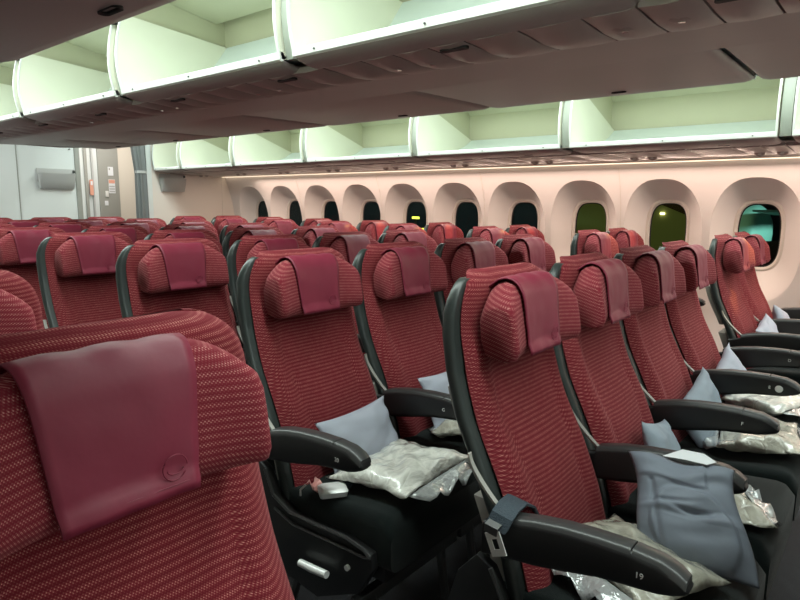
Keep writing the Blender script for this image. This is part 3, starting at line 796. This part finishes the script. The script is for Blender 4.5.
# slate pillow bag draped over the armrest of the front row aisle seat
def bag():
    n = 60; mb = MB()
    L3 = [Vector((1.462, .462, .722)), Vector((1.390, .410, .650)), Vector((1.335, .372, .545))]
    R3 = [Vector((1.490, .232, .728)), Vector((1.440, .208, .650)), Vector((1.380, .150, .530))]
    def q3(a, t): return a[0]*(1-t)**2*1+a[1]*2*t*(1-t)+a[2]*t*t
    def ss(a, b, x):
        t = min(1, max(0, (x-a)/(b-a))); return t*t*(3-2*t)
    def P(u, v, s):
        p = q3(L3, v)*(1-u)+q3(R3, v)*u
        nrm = Vector((-.72, -.22, .66))
        U, V = 2*u-1, 2*v-1
        prof = max(0, 1-abs(U)**4)**.5*max(0, 1-abs(V)**4)**.5
        h = .030*prof*(.75+.4*math.sin(math.pi*v))
        if s < 0: h *= .5
        d = 0
        if s > 0:
            body = ((u-.50)/.40)**2+((v-.70)/.40)**2
            d += .013*(1-ss(.80, 1.02, body))
            flap = ss(.33, .30, v+.05*u)*0+(1-ss(.25, .29, v-.05*u))*(1-ss(.70, .74, u))
            d += .009*flap
            d += .007*noise.noise(Vector((u*3+1, v*4, 2)))+.0045*math.sin(26*v+5*u+3*noise.noise(Vector((u*2, v*3, 7))))*prof*(.3+.7*(v < .62))
            d -= .012*math.exp(-((v-.46-.10*math.sin(3*u))/.022)**2)*math.exp(-((u-.55)/.22)**2)
            d -= .010*math.exp(-((v-.38-.18*(1-u))/.020)**2)*math.exp(-((u-.30)/.22)**2)
            d -= .008*math.exp(-((u-.12-.08*v)/.025)**2)*(v > .3)
        p = p+nrm*(s*h+d*prof**.5)
        p.z += .006*math.sin(9*u)*(1-v)
        p.y += .008*math.sin(v*6)*U
        return tuple(p)
    a = [[P(i/n, j/n, 1) for i in range(n+1)] for j in range(n+1)]; b = [[P(i/n, j/n, -1) for i in range(n+1)] for j in range(n+1)]
    mb.loft(a, closed=False, cap=False); mb.loft(b, closed=False, cap=False)
    for edge in (0, n):
        mb.loft([[a[edge][i], b[edge][i]] for i in range(n+1)], closed=False, cap=False)
        mb.loft([[a[i][edge], b[i][edge]] for i in range(n+1)], closed=False, cap=False)
    import bmesh
    me = bpy.data.meshes.new('pillow'); me.from_pydata(mb.v, [], mb.f); me.materials.append(M['pillow_dark'])
    bm = bmesh.new(); bm.from_mesh(me); bmesh.ops.remove_doubles(bm, verts=bm.verts, dist=.0006); bmesh.ops.recalc_face_normals(bm, faces=bm.faces); bm.to_mesh(me); bm.free()
    me.polygons.foreach_set('use_smooth', [True]*len(me.polygons))
    o = bpy.data.objects.new('pillow', me); COL.objects.link(o)
    return tag(o, 'large slate grey pillow draped over an armrest of the front row', 'pillow', 'grey pillows on the seats')
big = bag()
lab_ = MB().add([(1.448, .378, .738), (1.49, .345, .750), (1.500, .300, .748), (1.482, .268, .742), (1.462, .285, .738), (1.455, .330, .740)], [(0, 1, 2, 3, 4, 5)]).build('care_label', 'paper', big, smooth=0)

def pack(label, loc, rz, hx, hy, th, seed, tx=0, ty=0, m='wrap_beige'):
    root = thing('wrapped_blanket', loc, label, 'wrapped blanket', 'clear wrapped blankets on the seats', R(rz))
    root.rotation_euler = (R(tx), R(ty), R(rz))
    o = pillow('folded_blanket', m, hx, hy, th, seed, pinch=.10, wr=.010); o.parent = root; o.location.z = th*.9
    for sgn in (-1, 1):
        mb = MB(); rows = []
        for j in range(5):
            rows.append([(hx*(-.9+1.8*i/10)*(1-.1*j), sgn*(hy*.95+.012*j), th*.8-.006*j+.004*math.sin(i*1.3+seed+j)*j+.0015*random.uniform(-1, 1)*j) for i in range(11)])
        mb.loft(rows, closed=False, cap=False); f = mb.build('wrap_flap', 'film', root)
        md = f.modifiers.new('t', 'SOLIDIFY'); md.thickness = .0012
    return root
pack('clear wrapped cream blanket on the second row aisle seat beside its pillow', (1.325, 1.070, .520), 3, .175, .145, .036, 3, tx=-5, m='wrap')
pack('wrapped beige blanket beneath the armrest marked G in the second row', (1.80, 1.11, .518), 10, .150, .115, .028, 5, tx=-5)
pack('wrapped blanket on the seat beneath the slate pillow', (1.29, .385, .520), 66, .160, .115, .034, 8, tx=0)
pack('wrapped beige blanket poking out right of the slate pillow', (1.745, .335, .518), 30, .170, .115, .024, 12, tx=-4)
pack('wrapped cream blanket on the third seat of the front row', (2.33, .30, .520), 12, .175, .13, .030, 15, tx=-4)
pack('wrapped white blanket on the front row seat beside the far aisle', (2.80, .33, .520), -20, .165, .125, .032, 18, tx=-4, m='wrap')
pack('wrapped cream blanket on the aisle side seat by the nearest window', (3.77, .36, .520), 5, .16, .12, .030, 21, tx=-4, m='wrap')

# seat belts
def belt_tongue(loc, rot, label):
    t = thing('seat_belt', loc, label, 'seat belt'); t.rotation_euler = [R(a) for a in rot]
    return t
t = thing('seat_belt', (.008, -.004, .002), 'dark webbing belt with steel tongue hanging over the front armrest marked 19', 'seat belt')
def ribbon(pts, wvec, th=.0025):
    P = [Vector(p) for p in pts]; wv = Vector(wvec)
    rr = []
    for i, p in enumerate(P):
        tt = (P[min(i+1, len(P)-1)]-P[max(0, i-1)]).normalized(); nn = tt.cross(wv).normalized()*th
        rr.append([p-wv+nn, p+wv+nn, p+wv-nn, p-wv-nn])
    return MB().loft(rr)
ribbon([(1.20, .585, .60), (1.15, .585, .665), (1.10, .58, .692), (1.06, .578, .692), (1.034, .578, .682), (1.026, .583, .664), (1.022, .588, .655)], (0, .024, .004)).build('webbing', 'webbing', t)
# steel tongue with a square hole
def frame(x, y0, y1, z0, z1, hy, hz, th=.003):
    mb = MB()
    mb.box(x, x+th, y0, y1, z1-hz, z1); mb.box(x, x+th, y0, y1, z0, z0+hz)
    mb.box(x, x+th, y0, y0+hy, z0+hz, z1-hz); mb.box(x, x+th, y1-hy, y1, z0+hz, z1-hz); return mb
fm = frame(1.014, .572, .608, .600, .650, .011, .014)
ca, sa = math.cos(R(-24)), math.sin(R(-24))
fm.v = [(x, .590+(y-.590)*ca-(z-.650)*sa, .650+(y-.590)*sa+(z-.650)*ca) for x, y, z in fm.v]
fm.build('tongue', 'metal', t)
ribbon([(1.026, .588, .668), (1.012, .590, .664), (1.012, .592, .648)], (0, .015, .002), .002).build('keeper', 'dark_metal', t)
t = thing('seat_belt', (1.125, 1.160, .512), 'steel belt buckle lying on the black cushion under the second row armrest', 'seat belt')
t.rotation_euler.z = R(-35); t.scale = (1.2, 1.2, 1.2)
MB().loft([[(x, y, z) for x, y in rrect(0, 0, a, b, .008, 3)] for z, a, b in ((0, .032, .024), (.012, .034, .026), (.018, .028, .020))]).build('buckle', 'metal', t)
ribbon([(.02, .01, .006), (.05, .05, .02), (.045, .10, .03), (.03, .13, .01)], (.022, -.006, 0)).build('webbing', 'webbing', t)
t = thing('paper_tag', (1.10, 1.245, .500), 'crumpled pink paper tag beside the steel belt buckle', 'tag')
mb = MB(); mb.loft([[(.010*i+.004*math.sin(j*2+i), -.012*j, .02+.012*math.sin(i*1.9+j*1.2)) for i in range(5)] for j in range(5)], closed=False, cap=False)
o = mb.build('tag_sheet', 'pink', t); md = o.modifiers.new('t', 'SOLIDIFY'); md.thickness = .001
MB().tube([(.0, 0, .02), (-.02, .0, .012), (-.03, -.012, .002)], .003, 6).build('clip', 'metal', t)

# ---------------------------------------------------------------- outside the windows
struct(MB().box(5.6, 60, -20, 80, -5.1, -5).build('ground', 'floor'))
M['hangar'] = mat('lit_hangar_wall', (.32, .30, .20), .8, vary=(.3, .1))
M['teal'] = mat('teal_lit_metal', (.35, .55, .50), .5)
M['roof_dark'] = mat('dark_roof', (.05, .02, .02), .8)
t = thing('terminal_building', (22, 6.9, -5), 'greenish lit building wall seen through the dimmed windows', 'building')
MB().prism([(-3.4, 0), (3.2, 0), (3.2, 6.62), (.2, 6.62), (-.4, 6.44), (-3.4, 5.2)], 0, 0, 6).build('wall', 'hangar', t)
MB().prism([(-3.6, 5.14), (-.4, 6.46), (.2, 6.64), (3.4, 6.64), (3.4, 8.5), (-3.6, 8.5)], 0, -.3, 6).build('roof', 'roof_dark', t)
lt = area('building_fill', (14, 6.9, 2.0), (0, R(-80), 0), 1.5, 3, 44, (.9, 1, .5))  # lamp added only to light up the building wall
MB().box(-.06, 0, -.60, -.46, 6.06, 6.13).build('wall_lamp', mat('lamp_on', (1, .95, .7), .5, emit=((1, .9, .6), 3)), t)
t = thing('parked_aircraft', (14, 1.5, -5), 'teal lit parked aircraft fuselage and engine seen through the nearest window', 'aircraft')
rings = []
for k in range(22):
    s_ = k/21; y = 1.0+1.5*s_; r_ = .95*math.sqrt(max(.0004, 1-max(0, (.30-s_)/.30)**2))
    rings.append([(4+r_*math.cos(a), y, 5.66+r_*math.sin(a)*.8) for a in [2*math.pi*q/24 for q in range(24)]])
MB().loft(rings).build('fuselage', 'teal', t)
rings = []
for k in range(12):
    s_ = k/11; rr_ = .22+.12*math.sin(math.pi*s_)
    rings.append([(1.2+rr_*math.cos(a), -.9+2.2*s_, 5.30+rr_*math.sin(a)) for a in [2*math.pi*q/24 for q in range(24)]])
MB().loft(rings).build('engine', 'roof_dark', t)
MB().prism([(1, 6.28), (4, 6.22), (4, 6.14), (1, 6.24)], 1, -.6, 1.0).build('wing', 'teal', t)
MB().prism([(2, 4.6), (4, 4.6), (4, 4.98), (2, 4.95)], 1, -.9, .55).build('belly_fairing', 'teal', t)
def aircraft_fill_spot(loc, aim, e, col, ang):  # unseen spot added to brighten the parked aircraft
    l = bpy.data.lights.new('aircraft_fill_spot', 'SPOT'); l.energy = e; l.color = col; l.spot_size = R(ang); l.spot_blend = .6; l.shadow_soft_size = .3
    o = bpy.data.objects.new('aircraft_fill_spot', l); COL.objects.link(o); o.location = loc
    o.rotation_euler = (Vector(aim)-Vector(loc)).to_track_quat('-Z', 'Y').to_euler()
aircraft_fill_spot((14.0, -4, 2.2), (17.6, 3.4, .5), 1300, (.6, 1, .92), 20)
for k, (dy, dz, c) in enumerate(((23.4, .5, (1, .9, .1)), (22.8, -.2, (1, .9, .1)), (12.2, 1.5, (1, 1, .95)), (14.7, 2.3, (1, .8, .6)), (24.5, 1.4, (.8, 1, .7)), (29, 1.5, (1, .6, .3)), (16.6, 2.4, (1, 1, .9)))):
    t = thing('apron_lamp', (30, dy, dz), ['yellow apron lamp, upper of the pair outside', 'yellow apron lamp, lower of the pair outside', 'small white lamp outside the seventh window from the left', 'faint orange lamp outside a far window', 'greenish lamp outside a far left window', 'dim orange lamp outside the leftmost window', 'small white lamp beyond a middle window'][k], 'lamp', 'apron lamps outside')
    MB().box(0, .1, -.26 if k < 2 else -.1, .26 if k < 2 else .1, -.06, .08).build('lamp_head', mat('apron_lamp_%d' % k, c, .5, emit=(c, 2.2)), t, bevel=.02)
    MB().tube([(.05, 0, 0), (.05, 0, -5-dz)], .05, 6).build('mast', 'dark_metal', t)
